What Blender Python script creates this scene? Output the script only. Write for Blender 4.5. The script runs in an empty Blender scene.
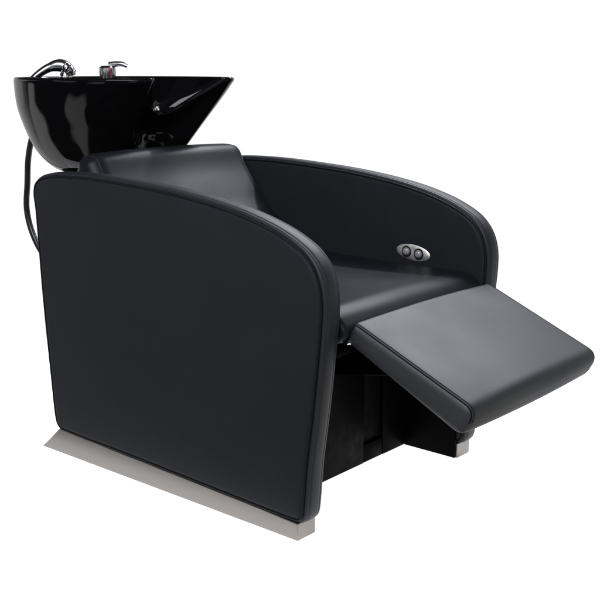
import bpy, bmesh, math, random
from mathutils import Vector, Matrix
random.seed(3)
sc = bpy.context.scene
col = sc.collection
W = 0.56          # inner face of the far side panel (y)
T = 0.053         # side panel thickness
YC = (W + T) / 2  # centre plane of the chair

# ------------------------------------------------------------ materials
def mat(name):
    m = bpy.data.materials.new(name); m.use_nodes = True
    nt = m.node_tree
    return m, nt, nt.nodes['Principled BSDF']

def noise(nt, scale, detail=3, coord='Object', stretch=None):
    tc = nt.nodes.new('ShaderNodeTexCoord')
    n = nt.nodes.new('ShaderNodeTexNoise')
    n.inputs['Scale'].default_value = scale
    n.inputs['Detail'].default_value = detail
    if stretch:
        mp = nt.nodes.new('ShaderNodeMapping')
        mp.inputs['Scale'].default_value = stretch
        nt.links.new(tc.outputs[coord], mp.inputs[0]); nt.links.new(mp.outputs[0], n.inputs['Vector'])
    else:
        nt.links.new(tc.outputs[coord], n.inputs['Vector'])
    return n

def remap(nt, src, lo, hi, a=0.3, b=0.7):
    r = nt.nodes.new('ShaderNodeMapRange')
    r.inputs['From Min'].default_value = a; r.inputs['From Max'].default_value = b
    r.inputs['To Min'].default_value = lo; r.inputs['To Max'].default_value = hi
    nt.links.new(src, r.inputs['Value'])
    return r.outputs[0]

def leather(name, base, rough, spec):
    m, nt, p = mat(name)
    p.inputs['Specular IOR Level'].default_value = spec
    big = noise(nt, 6.0, 4)
    ramp = nt.nodes.new('ShaderNodeValToRGB')
    ramp.color_ramp.elements[0].position = 0.3; ramp.color_ramp.elements[1].position = 0.7
    ramp.color_ramp.elements[0].color = (base[0]*.9, base[1]*.9, base[2]*.9, 1)
    ramp.color_ramp.elements[1].color = (base[0]*1.1, base[1]*1.1, base[2]*1.1, 1)
    nt.links.new(big.outputs['Fac'], ramp.inputs[0]); nt.links.new(ramp.outputs[0], p.inputs['Base Color'])
    nt.links.new(remap(nt, big.outputs['Fac'], rough-.04, rough+.04), p.inputs['Roughness'])
    tc = nt.nodes.new('ShaderNodeTexCoord')
    v = nt.nodes.new('ShaderNodeTexVoronoi'); v.inputs['Scale'].default_value = 520
    v.feature = 'SMOOTH_F1'
    nt.links.new(tc.outputs['Object'], v.inputs['Vector'])
    b1 = nt.nodes.new('ShaderNodeBump'); b1.inputs['Strength'].default_value = .06; b1.inputs['Distance'].default_value = .001
    nt.links.new(v.outputs['Distance'], b1.inputs['Height'])
    soft = noise(nt, 11.0, 2)
    b2 = nt.nodes.new('ShaderNodeBump'); b2.inputs['Strength'].default_value = .05; b2.inputs['Distance'].default_value = .010
    nt.links.new(soft.outputs['Fac'], b2.inputs['Height']); nt.links.new(b1.outputs[0], b2.inputs['Normal'])
    nt.links.new(b2.outputs[0], p.inputs['Normal'])
    return m

def gloss(name, base, rough, spec=.5, coat=0.0):
    m, nt, p = mat(name)
    p.inputs['Base Color'].default_value = (*base, 1)
    p.inputs['Specular IOR Level'].default_value = spec
    p.inputs['Coat Weight'].default_value = coat
    n = noise(nt, 40, 3)
    nt.links.new(remap(nt, n.outputs['Fac'], rough*.8, rough*1.25), p.inputs['Roughness'])
    return m

def metal(name, base, rough, stretch=None):
    m, nt, p = mat(name)
    p.inputs['Metallic'].default_value = 1
    p.inputs['Base Color'].default_value = (*base, 1)
    n = noise(nt, 60, 4, stretch=stretch)
    nt.links.new(remap(nt, n.outputs['Fac'], rough*.8, rough*1.25), p.inputs['Roughness'])
    if stretch:
        cr = nt.nodes.new('ShaderNodeMix'); cr.data_type = 'RGBA'
        cr.inputs['A'].default_value = (*[v*.84 for v in base], 1); cr.inputs['B'].default_value = (*[v*1.14 for v in base], 1)
        nt.links.new(remap(nt, n.outputs['Fac'], 0, 1), cr.inputs['Factor']); nt.links.new(cr.outputs['Result'], p.inputs['Base Color'])
        b = nt.nodes.new('ShaderNodeBump'); b.inputs['Strength'].default_value = .04; b.inputs['Distance'].default_value = .001
        nt.links.new(n.outputs['Fac'], b.inputs['Height']); nt.links.new(b.outputs[0], p.inputs['Normal'])
    return m

M_PANEL = leather('panel_leather', (.0130, .0138, .0166), .55, .12)
M_BAND = leather('band_leather', (.0132, .0141, .0176), .52, .32)
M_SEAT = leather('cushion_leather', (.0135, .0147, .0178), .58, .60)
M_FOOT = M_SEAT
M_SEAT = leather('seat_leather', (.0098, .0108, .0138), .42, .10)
M_PIPE = gloss('piping_vinyl', (.0045, .0047, .0056), .55, .15)
M_SEAM = gloss('stitched_seam', (.003, .003, .004), .7, .08)
def ceramic(name):
    m, nt, p = mat(name)
    p.inputs['Base Color'].default_value = (.003, .003, .0035, 1)
    p.inputs['Specular IOR Level'].default_value = 0
    p.inputs['Roughness'].default_value = .6
    g = nt.nodes.new('ShaderNodeBsdfGlossy')
    n = noise(nt, 25, 3)
    nt.links.new(remap(nt, n.outputs['Fac'], .03, .05), g.inputs['Roughness'])
    fr_ = nt.nodes.new('ShaderNodeFresnel'); fr_.inputs['IOR'].default_value = 1.42
    wav = noise(nt, 9, 2)
    b = nt.nodes.new('ShaderNodeBump'); b.inputs['Strength'].default_value = .05; b.inputs['Distance'].default_value = .01
    nt.links.new(wav.outputs['Fac'], b.inputs['Height']); nt.links.new(b.outputs[0], g.inputs['Normal'])
    r = nt.nodes.new('ShaderNodeMapRange')
    r.inputs['From Min'].default_value = .03; r.inputs['From Max'].default_value = .5
    r.inputs['To Min'].default_value = .015; r.inputs['To Max'].default_value = .36
    nt.links.new(fr_.outputs[0], r.inputs['Value'])
    mx_ = nt.nodes.new('ShaderNodeMixShader')
    nt.links.new(r.outputs[0], mx_.inputs[0]); nt.links.new(p.outputs[0], mx_.inputs[1]); nt.links.new(g.outputs[0], mx_.inputs[2])
    nt.links.new(mx_.outputs[0], nt.nodes['Material Output'].inputs['Surface'])
    return m
M_BASIN = ceramic('black_ceramic')
M_BASE = gloss('black_lacquer', (.0016, .0016, .0019), .45, .025)
M_RECESS = gloss('recess_black', (.001, .001, .001), .6, .05)
M_STEEL = metal('brushed_steel', (.25, .232, .216), .40, (.25, 8, 22))
M_SATIN = metal('satin_nickel', (.78, .76, .70), .55)
M_CHROME = metal('chrome', (.86, .87, .89), .13)
M_BUTTON = gloss('silver_button', (.22, .225, .24), .14, 1.0)
M_DARKSTEEL = metal('bracket_steel', (.20, .19, .18), .38)
M_HOSE = gloss('hose_rubber', (.004, .004, .005), .35, .4)
M_TAP = gloss('tap_black', (.010, .010, .011), .16, .8)
M_DARKCHROME = metal('dark_chrome', (.34, .34, .35), .22)
M_RED = gloss('red_mark', (.55, .015, .02), .35)
M_BLUE = gloss('blue_mark', (.03, .08, .6), .3)

# ------------------------------------------------------------ object helpers
def tag(o, label=None, cat=None, group=None, kind=None):
    if label: o['label'] = label
    if cat: o['category'] = cat
    if group: o['group'] = group
    if kind: o['kind'] = kind
    return o

def obj(name, bm, m, parent=None, smooth=True, angle=40):
    bmesh.ops.recalc_face_normals(bm, faces=bm.faces[:])
    if smooth:
        for f in bm.faces: f.smooth = True
        lim = math.radians(angle)
        for e in bm.edges:
            if len(e.link_faces) == 2 and e.calc_face_angle(0) > lim: e.smooth = False
    me = bpy.data.meshes.new(name); bm.to_mesh(me); bm.free()
    me.materials.append(m)
    o = bpy.data.objects.new(name, me); col.objects.link(o)
    if parent: o.parent = parent
    return o

def copy_tree(o, parent, shift):
    c = o.copy(); col.objects.link(c); c.parent = parent
    if shift: c.location = o.location + Vector(shift)
    for ch in [k for k in col.objects if k.parent == o]:
        copy_tree(ch, c, None)
    return c

def catmull(P, n=8, closed=False):
    out = []; N = len(P)
    rng = range(N) if closed else range(N-1)
    g = (lambda i: Vector(P[i % N])) if closed else (lambda i: Vector(P[max(0, min(N-1, i))]))
    for i in rng:
        a, b, c, d = g(i-1), g(i), g(i+1), g(i+2)
        # centripetal-ish: plain uniform with halved tangents where spacing differs a lot
        l1, l2, l3 = (b-a).length, (c-b).length, (d-c).length
        m1 = (c-a)*(l2/max(l1+l2, 1e-6)) if l1 > 1e-6 else (c-b)
        m2 = (d-b)*(l2/max(l2+l3, 1e-6)) if l3 > 1e-6 else (c-b)
        for k in range(n):
            t = k/n
            out.append(b*(2*t**3-3*t*t+1) + m1*(t**3-2*t*t+t) + c*(-2*t**3+3*t*t) + m2*(t**3-t*t))
    if not closed: out.append(Vector(P[-1]))
    return out

def resample(P, n, closed=False):
    P = [Vector(p) for p in P]
    Q = P+[P[0]] if closed else P
    L = [0]
    for a, b in zip(Q, Q[1:]): L.append(L[-1]+(b-a).length)
    out = []; j = 0
    m = n if closed else n-1
    for i in range(n):
        s = L[-1]*i/m
        while j < len(Q)-2 and L[j+1] < s: j += 1
        t = (s-L[j])/max(L[j+1]-L[j], 1e-9)
        out.append(Q[j].lerp(Q[j+1], min(max(t, 0), 1)))
    return out

def tube(path, r, seg=10, closed=False, bm=None, radii=None):
    bm = bm or bmesh.new()
    P = [Vector(p) for p in path]; N = len(P); rings = []
    up = None
    for i, p in enumerate(P):
        if closed: t = P[(i+1) % N]-P[i-1]
        else: t = P[min(i+1, N-1)]-P[max(i-1, 0)]
        t.normalize()
        if up is None:
            up = Vector((0, 0, 1)) if abs(t.z) < .9 else Vector((1, 0, 0))
        a = (up - t*up.dot(t)).normalized(); up = a; b = t.cross(a)
        rr = radii[i] if radii else r
        rings.append([bm.verts.new(p+(a*math.cos(2*math.pi*k/seg)+b*math.sin(2*math.pi*k/seg))*rr) for k in range(seg)])
    for i in range(N if closed else N-1):
        A, B = rings[i], rings[(i+1) % N]
        off = 0
        if closed and i == N-1:   # match the frame of the first ring
            off = min(range(seg), key=lambda k: (A[0].co-B[k].co).length)
        for k in range(seg):
            bm.faces.new((A[k], A[(k+1) % seg], B[(k+1+off) % seg], B[(k+off) % seg]))
    if not closed:
        bm.faces.new(rings[0][::-1]); bm.faces.new(rings[-1])
    return bm

def lathe(prof, loc=(0, 0, 0), axis=(0, 0, 1), seg=48, bm=None):
    bm = bm or bmesh.new()
    q = Vector((0, 0, 1)).rotation_difference(Vector(axis).normalized()).to_matrix()
    rings = []
    for r, z in prof:
        if r < 1e-6: rings.append([bm.verts.new(Vector(loc)+q@Vector((0, 0, z)))])
        else: rings.append([bm.verts.new(Vector(loc)+q@Vector((r*math.cos(2*math.pi*k/seg), r*math.sin(2*math.pi*k/seg), z))) for k in range(seg)])
    for A, B in zip(rings, rings[1:]):
        for k in range(seg):
            k2 = (k+1) % seg
            f = [A[k % len(A)], A[k2 % len(A)], B[k2 % len(B)], B[k % len(B)]]
            f = list(dict.fromkeys(f))
            if len(f) > 2: bm.faces.new(f)
    return bm

def box(x0, x1, y0, y1, z0, z1, bev=.002, bm=None, seg=2):
    b = bmesh.new()
    bmesh.ops.create_cube(b, size=1)
    for v in b.verts:
        v.co = Vector((x0 if v.co.x < 0 else x1, y0 if v.co.y < 0 else y1, z0 if v.co.z < 0 else z1))
    if bev: bmesh.ops.bevel(b, geom=b.edges[:], offset=bev, segments=seg, affect='EDGES', profile=.5)
    if bm is None: return b
    me = bpy.data.meshes.new('tmp'); b.to_mesh(me); b.free(); bm.from_mesh(me); bpy.data.meshes.remove(me)
    return bm

def prism(pts, y0, y1, bev=.0015, seg=2):
    bm = bmesh.new()
    f = bm.faces.new([bm.verts.new((x, y0, z)) for x, z in pts])
    r = bmesh.ops.extrude_face_region(bm, geom=[f])
    for v in r['geom']:
        if isinstance(v, bmesh.types.BMVert): v.co.y = y1
    if bev: bmesh.ops.bevel(bm, geom=bm.edges[:], offset=bev, segments=seg, affect='EDGES', profile=.5)
    return bm

def normals2(P):
    """outward normals (x,z) of a closed loop of 2-D points"""
    N = len(P)
    area = sum(P[i].x*P[(i+1) % N].y-P[(i+1) % N].x*P[i].y for i in range(N))
    s = 1 if area > 0 else -1
    out = []
    for i in range(N):
        t = (P[(i+1) % N]-P[i-1]).normalized()
        out.append(Vector((t.y, -t.x))*s)
    return out

def offset_loop(P, d):
    return [p+n*d for p, n in zip(P, normals2(P))]

def loop_surface(P, sections, bm=None):
    """sweep: each section (offset, y) of the closed 2-D loop P becomes a ring; ends are filled"""
    bm = bm or bmesh.new()
    Nn = normals2(P); rings = []
    for d, y in sections:
        rings.append([bm.verts.new((p.x+n.x*d, y, p.y+n.y*d)) for p, n in zip(P, Nn)])
    K = len(P)
    for A, B in zip(rings, rings[1:]):
        for k in range(K):
            bm.faces.new((A[k], A[(k+1) % K], B[(k+1) % K], B[k]))
    for r in (rings[0], rings[-1]):
        edges = [bm.edges.get((r[k], r[(k+1) % K])) for k in range(K)]
        bmesh.ops.triangle_fill(bm, edges=edges, use_beauty=True, use_dissolve=False)
    return bm

def round_poly(pts, n=6):
    """closed polygon [(x,z,radius)] with circular-ish corners"""
    out = []; N = len(pts)
    for i in range(N):
        p = Vector(pts[i][:2]); a = Vector(pts[i-1][:2]); b = Vector(pts[(i+1) % N][:2]); r = pts[i][2]
        d1 = (a-p); d2 = (b-p)
        if r <= 0: out.append(p); continue
        ang = d1.angle(d2); cut = min(r/math.tan(ang/2), .49*d1.length, .49*d2.length)
        s = p+d1.normalized()*cut; e = p+d2.normalized()*cut
        for k in range(n+1):
            t = k/n
            out.append(s*(1-t)**2+p*2*t*(1-t)+e*t*t)
    return out

# ------------------------------------------------------------ the surface it stands on
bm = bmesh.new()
ring = [(v.x, v.y) for v in round_poly([(-1.6, -.07, .06), (.075, -.07, .06), (.17, .3, .2), (.6, 1.5, .4), (-1.6, 1.5, .4)], 12)]  # outline cut short so less floor glow reaches bowl and near panel
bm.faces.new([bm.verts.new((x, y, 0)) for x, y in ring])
mf, nt, p = mat('white_glowing_floor')
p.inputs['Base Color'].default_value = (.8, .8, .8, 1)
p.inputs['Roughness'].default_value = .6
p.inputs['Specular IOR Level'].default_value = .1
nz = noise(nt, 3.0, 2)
nt.links.new(remap(nt, nz.outputs['Fac'], 1.0, 1.01), p.inputs['Emission Strength'])  # floor made to glow so it stays white and shows no shadow
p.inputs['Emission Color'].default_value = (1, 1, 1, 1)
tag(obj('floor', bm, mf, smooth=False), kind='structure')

# ------------------------------------------------------------ chair root
chair = bpy.data.objects.new('shampoo_chair', None); col.objects.link(chair)
chair.location = (0, 0, 0); chair.empty_display_size = .1
tag(chair, 'black leather salon shampoo chair with raised footrest and black ceramic basin', 'salon chair')

# ------------------------------------------------------------ side panels
prof = [(.000, .036), (.012, .045), (.016, .060), (.024, .150), (.038, .250), (.050, .350), (.058, .430), (.058, .475), (.050, .508),
        (.034, .535), (.006, .559), (-.060, .588), (-.160, .613), (-.300, .632), (-.440, .642), (-.566, .647), (-.680, .645),
        (-.735, .637), (-.762, .622), (-.771, .598), (-.767, .560), (-.757, .355), (-.742, .160), (-.735, .085), (-.727, .064), (-.708, .054),
        (-.500, .049), (-.250, .042)]
P = [Vector((q.x, q.y)) for q in resample(catmull([(x, z, 0) for x, z in prof], 10, True), 320, True)]
half = [(-.016, -.0012), (-.010, -.0005), (-.0082, .0010), (-.0076, .0035), (-.0060, .0050)]
secs = half + [(d, T-y) for d, y in half[::-1]]
side = obj('side_panel', loop_surface(P, secs), M_PANEL, chair, angle=60)
bh = [(-.0100, .0060), (-.0030, .0046), (.0002, .0058), (.0016, .0086), (.0018, .0110), (.0006, .0118), (.0019, .0127), (.0026, .0180), (.0029, T/2)]
obj('edge_band', loop_surface(P, bh + [(d, T-y) for d, y in bh[:-1][::-1]]), M_BAND, side, angle=60)
for y in (.0012, T-.0012):
    pl = offset_loop(P, -.0058)
    obj('piping', tube([(q.x, y, q.y) for q in pl], .0024, 8, True), M_PIPE, side)
copy_tree(side, chair, (0, W, 0))

# metal runners
cut = [(-.788, .0), (-.776, .0095), (-.756, .026), (-.738, .042), (-.720, .0580)]
bar = [(.000, .000)] + [(.000, .0350), (-.10, .0395), (-.40, .0485), (-.66, .0560)] + cut[::-1]
runner = obj('base_runner', prism(bar, .0005, T-.0005, .0018), M_STEEL, chair, smooth=False)
copy_tree(runner, chair, (0, W, 0))

# ------------------------------------------------------------ cushions
def end_round(r, y0, y1, bulge=.0, n=7, depth=None):
    """sections for loop_surface: rounded at both ends, slightly bulged in the middle"""
    depth = depth or r
    s = []
    for k in range(n+1):
        a = math.pi/2*k/n
        s.append((-r*(1-math.sin(a)), y0+depth*(1-math.cos(a))))
    mid = [(bulge*math.sin(math.pi*t), y0+depth+(y1-y0-2*depth)*t) for t in [i/10 for i in range(1, 10)]]
    return s+mid+[(d, y0+y1-y) for d, y in s[::-1]]

def smooth_loop(pts, n=160, corner=6):
    L = round_poly(pts, corner)
    return [Vector((v.x, v.y)) for v in resample([(q.x, q.y, 0) for q in L], n, True)]

# seat
S = smooth_loop([(-.42, .375, .02), (.040, .375, .015), (.068, .400, .03), (.030, .438, .055), (-.20, .436, .2), (-.42, .440, .02)], 200, 10)
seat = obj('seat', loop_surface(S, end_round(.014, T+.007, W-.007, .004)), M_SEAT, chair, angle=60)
# backrest
B = smooth_loop([(-.40, .40, .02), (-.440, .462, .10), (-.545, .552, .22), (-.612, .632, .25), (-.640, .682, .03), (-.692, .684, .03), (-.715, .62, .05), (-.66, .40, .03)], 200, 10)
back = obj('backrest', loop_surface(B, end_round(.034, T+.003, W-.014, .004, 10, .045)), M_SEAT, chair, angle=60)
for yy, sgn in ((T+.003, 1), (W-.014, -1)):
    obj('piping', tube([(q.x, yy+sgn*.024, q.y) for q in offset_loop(B, -.0055)], .0022, 8, True), M_BAND, back)
# the shell behind the cushion
obj('back_board', prism([(-.725, .10), (-.735, .10), (-.748, .60), (-.722, .60)], T+.008, W-.008, .002), M_PANEL, chair)

# footrest: local profile along its length s, tilted about the hinge at the seat front
fx0, fz0 = .066, .419
ux, uz = math.cos(math.radians(-23.3)), math.sin(math.radians(-23.3))
def fr(s, h): return (fx0+ux*s-uz*h, fz0+uz*s+ux*h)
raw = [(0, 0, .010), (.283, 0, .026), (.282, -.060, .024), (.0, -.043, .012)]
F = smooth_loop([(*fr(s, h), r) for s, h, r in raw], 200, 10)
FY0, FY1 = .080, .553
fh = [(-.0150, -.0046), (-.0120, -.0042), (-.0080, -.0028), (-.0035, -.0004), (-.0012, .0022), (.0, .0060), (.001, .014)]
fsec = [(d, FY0+y) for d, y in fh] + [(.0015+.003*math.sin(math.pi*k/10), FY0+.02+(FY1-FY0-.04)*k/10) for k in range(1, 10)] + [(d, FY1-y) for d, y in fh[::-1]]
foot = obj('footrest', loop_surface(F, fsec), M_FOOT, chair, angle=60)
up = Vector((-uz, ux)); fo = Vector((fx0, fz0))
for yy, sgn in ((FY0, 1), (FY1, -1)):
    for d, y, r in ((-.0026, .0004, .0013), (-.0004, .0052, .0008)):
        L = [q for q in offset_loop(F, d) if (q-fo).dot(up) > -.030]
        k0 = max(range(len(L)), key=lambda i: (L[i]-L[i-1]).length)
        L = L[k0:]+L[:k0]
        obj('seam', tube([(q.x, yy+sgn*y, q.y) for q in L], r, 6), M_SEAM, foot)
obj('seat_pan', box(-.30, .030, T+.010, W-.010, .345, .3745, .004), M_BASE, chair)
# lifting arm of the footrest
a0 = Vector((-.12, YC, .30)); a1 = Vector((*fr(.13, -.050),)).to_3d()
for yy in (.20, .41):
    bm = bmesh.new()
    q1 = fr(.15, -.050); q2 = fr(.06, -.050)
    pts = [(-.146, .30), (-.146, .255), (q1[0]-.01, q1[1]), (q2[0], q2[1])]
    obj('lift_arm', prism(pts, yy-.012, yy+.012, .003), M_BASE, foot)
obj('hinge', tube([(.052, .074, .381), (.052, .090, .379)], .006, 12), M_CHROME, foot)

# ------------------------------------------------------------ pedestal between the panels
bm = box(-.70, -.150, T+.004, W-.004, .002, .372, .003)
box(-.1495, -.1405, T+.008, .394, .002, .330, .002, bm); box(-.1495, -.1405, .466, W-.008, .002, .330, .002, bm)
box(-.1495, -.1415, .3945, .4655, .002, .045, .002, bm)
ped = obj('pedestal', bm, M_BASE, chair)
obj('recess_panel', box(-.1498, -.1475, .396, .464, .047, .325, .0005), M_RECESS, ped)
for y0, y1, xe in ((W-.006, W-.001, -.003), (T+.001, T+.006, -.045)):
    obj('runner_shade_board', box(-.144, xe, y0, y1, .0015, .30, .001), M_BASE, ped)  # added black boards, their colour stands in for shade inside the runners

# ------------------------------------------------------------ control plate in the far panel
pc = Vector((-.131, W-.0012, .4605))
t6 = math.radians(5)
dirx = Vector((math.cos(t6), 0, -math.sin(t6))); dirz = Vector((math.sin(t6), 0, math.cos(t6)))
bm = bmesh.new()
rings = []
for sx, sz, yy in ((.0455, .0180, 0), (.0455, .0180, -.0014), (.0440, .0165, -.0026), (.030, .010, -.0032)):
    rings.append([bm.verts.new(pc+dirx*sx*math.cos(a)+dirz*sz*math.sin(a)+Vector((0, yy, 0))) for a in [2*math.pi*k/64 for k in range(64)]])
for A, Bq in zip(rings, rings[1:]):
    for k in range(64): bm.faces.new((A[k], A[(k+1) % 64], Bq[(k+1) % 64], Bq[k]))
bm.faces.new(rings[-1]); bm.faces.new(rings[0])
plate = obj('control_plate', bm, M_SATIN, chair)
for sx in (-.0165, .0165):
    c0 = pc+dirx*sx+Vector((0, -.0024, 0))
    rg = obj('button_ring', lathe([(.0128, 0), (.0128, .002), (.0118, .0034), (.0100, .0030), (.0098, .0005)], c0, (0, -1, 0), 36), M_TAP, plate)
    obj('button', lathe([(.0094, 0), (.0093, .0024), (.0086, .0048), (.0068, .0070), (.0038, .0084), (0, .0088)], c0, (0, -1, 0), 36), M_BUTTON, plate)

# ------------------------------------------------------------ basin
XC, ZR = -.803, .846
RA, RB = .2735, .2445
LEV = [(.846, 1.0, 0.), (.809, .953, -.019), (.772, .897, -.037), (.73, .816, -.052), (.683, .717, -.064), (.645, .61, -.064), (.624, .51, -.060), (.611, .36, -.056), (.605, .20, -.055)]
def lev(z):
    for (z1, s1, o1), (z0, s0, o0) in zip(LEV, LEV[1:]):
        if z >= z0:
            t = (z-z0)/(z1-z0); t = max(0, min(1, t))
            return s0+(s1-s0)*t, o0+(o1-o0)*t
    return LEV[-1][1], LEV[-1][2]
ZS = [Vector((s, o, z)) for z, s, o in LEV]
FINE = catmull(ZS, 10)
def lev2(z):
    for a, b in zip(FINE, FINE[1:]):
        if a.z >= z >= b.z:
            t = (a.z-z)/max(a.z-b.z, 1e-9); v = a.lerp(b, t); return v.x, v.y
    v = FINE[0] if z > FINE[0].z else FINE[-1]
    return v.x, v.y
def sup(th, s, dx, thick=0):
    # superellipse rim plan, slightly squarer than an ellipse
    e = 2/2.15
    c, n = math.cos(th), math.sin(th)
    x = math.copysign(abs(c)**e, c)*(RA*s-thick); y = math.copysign(abs(n)**e, n)*(RB*s-thick)
    return XC+dx+x, YC+y
NH = math.radians(25.5)
def tn(th): return abs((th+math.pi) % (2*math.pi)-math.pi)/NH
def zrim(th):
    # neck notch at the front (th = 0): a deep U between two horns
    t = tn(th)
    if t >= 1: return ZR
    return ZR-.066*(1-(t*t+.01)**.72) if t < .985 else ZR-.066*max(0, 1-t)*1.4
def dent(th, z):
    # the neck rest is pressed inwards between the horns
    t = tn(th)
    if t >= 1.18: return 0
    h = max(0, min(1, (z-.62)/.12)); h = h*h*(3-2*h)
    return .088*(1-(t/1.18)**2)**1.3*h
ths = []
n1 = 220
for k in range(n1): ths.append(math.radians(-29+58*k/(n1-1)))
n2 = 150
for k in range(1, n2): ths.append(math.radians(29+302*k/n2))
bm = bmesh.new(); colm = []
for th in ths:
    zr = zrim(th); dn = min(1, (ZR-zr)/.063)
    lip = .0068+.0170*dn**.8            # the lip grows into a rounded roll in the notch
    flare = .012*dn**.7
    path = []
    zb = LEV[-1][0]
    NZ = 34
    for i in range(NZ):
        z = zb+(zr-lip-zb)*i/(NZ-1)
        s, o = lev2(z)
        x, y = sup(th, s, o)
        w = max(0, (i/(NZ-1)-.82)/.18)**2
        x += flare*w*math.cos(th)-dent(th, z); y += flare*w*math.sin(th)
        path.append((x, y, z))
    ox, oy, oz = path[-1]
    rad = Vector((math.cos(th), math.sin(th), 0))
    for i in range(1, 9):                # over the lip
        a = math.pi*i/9
        c0 = Vector((ox, oy, oz))-rad*lip
        path.append(tuple(c0+rad*lip*math.cos(a)+Vector((0, 0, lip*math.sin(a)))))
    thick = 2*lip
    zi = zb+.02
    for i in range(20):
        t = i/19
        z = oz-(oz-zi)*t
        s, o = lev2(z)
        th_k = thick*(1-t)+.013*t if t < .5 else thick*(1-t)+.013*t
        x, y = sup(th, s, o, th_k)
        w = max(0, 1-t/.25)**2
        x += flare*w*math.cos(th)-dent(th, z); y += flare*w*math.sin(th)
        path.append((x, y, z))
    colm.append([bm.verts.new(v) for v in path])
N = len(colm)
for k in range(N):
    A, Bq = colm[k], colm[(k+1) % N]
    for i in range(len(A)-1): bm.faces.new((A[i], A[i+1], Bq[i+1], Bq[i]))
bm.faces.new([c[0] for c in colm]); bm.faces.new([c[-1] for c in colm])
basin = obj('wash_basin', bm, M_BASIN, chair, angle=70)
s, o = lev2(.628)
obj('drain', lathe([(.026, .0), (.026, .003), (.020, .004), (.016, .001), (0, .001)], (XC+o, YC, 0.6255), seg=32), M_CHROME, basin)
# deck at the back of the bowl that carries the tap and the shower holder
bm = bmesh.new()
dk = []
for k in range(41):
    th = math.radians(180-62+124*k/40); s, o = lev2(.8165); x, y = sup(th, s, o, .010); dk.append((x, y))
bm2 = [bm.verts.new((x, y, .8165)) for x, y in dk]
bm3 = [bm.verts.new((x, y, .802)) for x, y in dk]
bm.faces.new(bm2); bm.faces.new(bm3[::-1])
for k in range(41):
    bm.faces.new((bm2[k], bm2[(k+1) % 41], bm3[(k+1) % 41], bm3[k]))
obj('tap_deck', bm, M_BASIN, basin, angle=30)

# carrier under the bowl
bm = lathe([(.085, 0), (.10, .012), (.135, .046), (.138, .052), (0, .052)], (XC-.055, YC, .552), seg=40)
box(-.90, -.72, YC-.055, YC+.055, .40, .545, .006, bm)
obj('basin_bracket', bm, M_DARKSTEEL, chair)
# hose
hp = [(-1.05, .285, .80), (-1.085, .26, .75), (-1.112, .25, .690), (-1.133, .25, .635), (-1.142, .25, .575), (-1.152, .25, .505), (-1.135, .25, .445), (-1.092, .25, .390), (-1.01, .25, .340), (-.90, .26, .310), (-.735, .27, .30)]
obj('hose', tube(resample(catmull(hp, 10), 80), .0078, 12), M_HOSE, chair)

# mixer tap
mx = Vector((-1.012, .425, .817))
tap = obj('mixer_tap', lathe([(.024, 0), (.024, .006), (.0185, .009), (.0185, .022), (.021, .024), (.0225, .040), (.0215, .050), (.016, .055), (0, .056)], mx, seg=40), M_DARKCHROME, chair)
obj('collar', lathe([(.0215, .009), (.0225, .012), (.0225, .020), (.0205, .022)], mx, seg=40), M_CHROME, tap)
bm = bmesh.new()
lv = [mx+Vector((.004, .004, .057)), mx+Vector((.020, .014, .060)), mx+Vector((.034, .022, .0595)), mx+Vector((.046, .030, .054))]
pth = resample(catmull(lv, 6), 16)
rad = [.0085*(1-.35*i/15) for i in range(16)]
bm = tube(pth, .007, 10, radii=rad)
obj('lever', bm, M_CHROME, tap)
vd = Vector((.80, -.60, 0)).normalized()
for z, m_ in ((.047, M_RED), (.034, M_RED)):
    c1 = mx+Vector((0, 0, z))+(Vector((.86, -.2, 0)).normalized())*.0208
    obj('temperature_mark', lathe([(.0034, 0), (.0034, .0010), (.0024, .0016), (0, .0016)], c1, (.86, -.2, .05), 20), m_, tap)

# pull-out hand shower resting in its holder
hs = Vector((-1.026, .297, .817))
shower = bpy.data.objects.new('hand_shower', None); col.objects.link(shower); shower.location = hs
tag(shower, 'small black hand shower with chrome neck resting at the back rim of the basin', 'hand shower')
L0 = Vector((0, 0, 0))
obj('holder', lathe([(.017, 0), (.017, .010), (.0135, .014), (.0125, .024), (.0155, .027), (.0155, .034), (.012, .040), (.0135, .046), (.011, .056), (0, .058)], L0, (.10, .06, 1), 36), M_CHROME, shower)
hpth = [(.014, .010, .030), (.010, .006, .046), (-.004, -.006, .056), (-.020, -.026, .052), (-.036, -.050, .036), (-.054, -.076, .010)]
pth = resample(catmull(hpth, 8), 30)
rad = [.0125+.0035*math.sin(math.pi*min(1, i/14)) - .0055*max(0, (i-9)/20) for i in range(30)]
hd = obj('handle', tube(pth, .01, 16, radii=rad), M_DARKCHROME, shower)
for k in range(3):
    q = pth[2+2*k]; d = (pth[3+2*k]-pth[1+2*k]).normalized()
    obj('grip_ring', lathe([(.0155, -.0022), (.0172, 0), (.0155, .0022)], q, d, 28), M_CHROME, hd)

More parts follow.
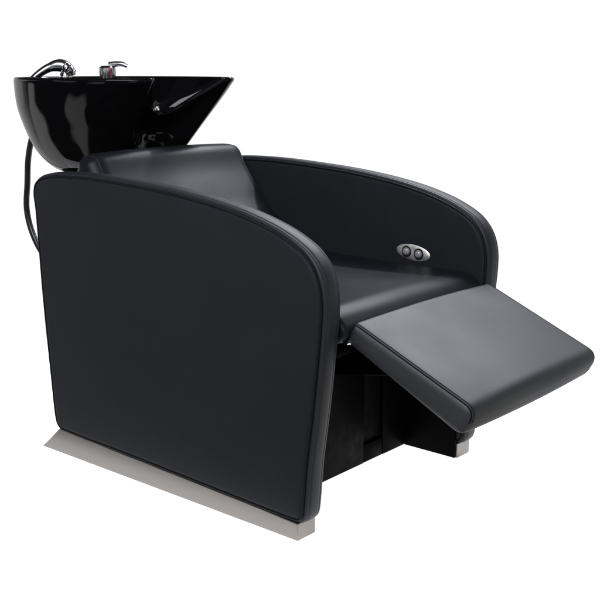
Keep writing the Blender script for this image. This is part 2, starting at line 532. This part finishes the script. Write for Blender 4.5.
# ------------------------------------------------------------ light: white surroundings with added bright patches, softboxes, added strip
w = bpy.data.worlds.new('World'); sc.world = w; w.use_nodes = True
nt = w.node_tree; bg = nt.nodes['Background']
tc = nt.nodes.new('ShaderNodeTexCoord')
dt = nt.nodes.new('ShaderNodeVectorMath'); dt.operation = 'DOT_PRODUCT'
dt.inputs[1].default_value = (-.645, .763, -.12)
nt.links.new(tc.outputs['Generated'], dt.inputs[0])
mr = nt.nodes.new('ShaderNodeMapRange'); mr.interpolation_type = 'SMOOTHSTEP'
mr.inputs['From Min'].default_value = .35; mr.inputs['From Max'].default_value = .72
mr.inputs['To Min'].default_value = .045; mr.inputs['To Max'].default_value = 1.02
nt.links.new(dt.outputs['Value'], mr.inputs['Value'])
sx = nt.nodes.new('ShaderNodeSeparateXYZ'); nt.links.new(tc.outputs['Generated'], sx.inputs[0])
me_ = nt.nodes.new('ShaderNodeMapRange'); me_.interpolation_type = 'SMOOTHSTEP'
me_.inputs['From Min'].default_value = .12; me_.inputs['From Max'].default_value = .30
me_.inputs['To Min'].default_value = 1.0; me_.inputs['To Max'].default_value = .05
nt.links.new(sx.outputs['Z'], me_.inputs['Value'])
patch_noise = nt.nodes.new('ShaderNodeTexNoise'); patch_noise.inputs['Scale'].default_value = 2.3; patch_noise.inputs['Detail'].default_value = 1.5  # bright noise patches added for the glossy basin to reflect
nt.links.new(tc.outputs['Generated'], patch_noise.inputs['Vector'])
rr = nt.nodes.new('ShaderNodeMapRange'); rr.interpolation_type = 'SMOOTHSTEP'
rr.inputs['From Min'].default_value = .50; rr.inputs['From Max'].default_value = .56
rr.inputs['To Min'].default_value = .03; rr.inputs['To Max'].default_value = 1.5
nt.links.new(patch_noise.outputs['Fac'], rr.inputs['Value']); nt.links.new(rr.outputs[0], mr.inputs['To Min'])
mm = nt.nodes.new('ShaderNodeMath'); mm.operation = 'MULTIPLY'
nt.links.new(mr.outputs[0], mm.inputs[0]); nt.links.new(me_.outputs[0], mm.inputs[1])
nt.links.new(mm.outputs[0], bg.inputs['Strength'])
bg.inputs['Color'].default_value = (1, 1, 1, 1)

def area(name, loc, target, sx, sy, power, colr=(1, 1, 1)):
    l = bpy.data.lights.new(name, 'AREA'); l.shape = 'RECTANGLE'; l.size = sx; l.size_y = sy; l.energy = power; l.color = colr
    o = bpy.data.objects.new(name, l); col.objects.link(o); o.location = loc
    o.rotation_euler = (Vector(target)-Vector(loc)).to_track_quat('-Z', 'Y').to_euler()
    return o
area('softbox_top', (-.5, 2.2, 2.5), (0, .3, .4), 2.2, 1.4, 44, (.95, .98, 1.06))
area('lip_highlight_strip', (-.45, 2.0, 2.33), (-.2, .3, .6), 1.6, .09, 40, (.95, .98, 1.06))  # narrow lamp added to put a bright streak on the basin lip
area('softbox_front', (.6, -1.75, 2.5), (-.25, .35, .5), 1.6, 1.2, 96, (.95, .98, 1.06))

# ------------------------------------------------------------ camera
cf = 1045.9228; cx, cy, cz = 1.17718107, -1.38447160, 0.86929894
yaw, pitch = 2.272914550714859, 0.219161268
f = Vector((math.cos(yaw)*math.cos(pitch), math.sin(yaw)*math.cos(pitch), -math.sin(pitch)))
r = Vector((math.sin(yaw), -math.cos(yaw), 0)); u = r.cross(f)
cam = bpy.data.cameras.new('Camera'); cam.sensor_width = 36; cam.lens = cf*36/600
cam.clip_start = .05; cam.clip_end = 200
co = bpy.data.objects.new('Camera', cam); col.objects.link(co)
mw = Matrix((( r.x, u.x, -f.x, cx), (r.y, u.y, -f.y, cy), (r.z, u.z, -f.z, cz), (0, 0, 0, 1)))
co.matrix_world = mw
sc.camera = co
sc.view_settings.view_transform = 'Standard'; sc.view_settings.look = 'None'; sc.view_settings.exposure = 0
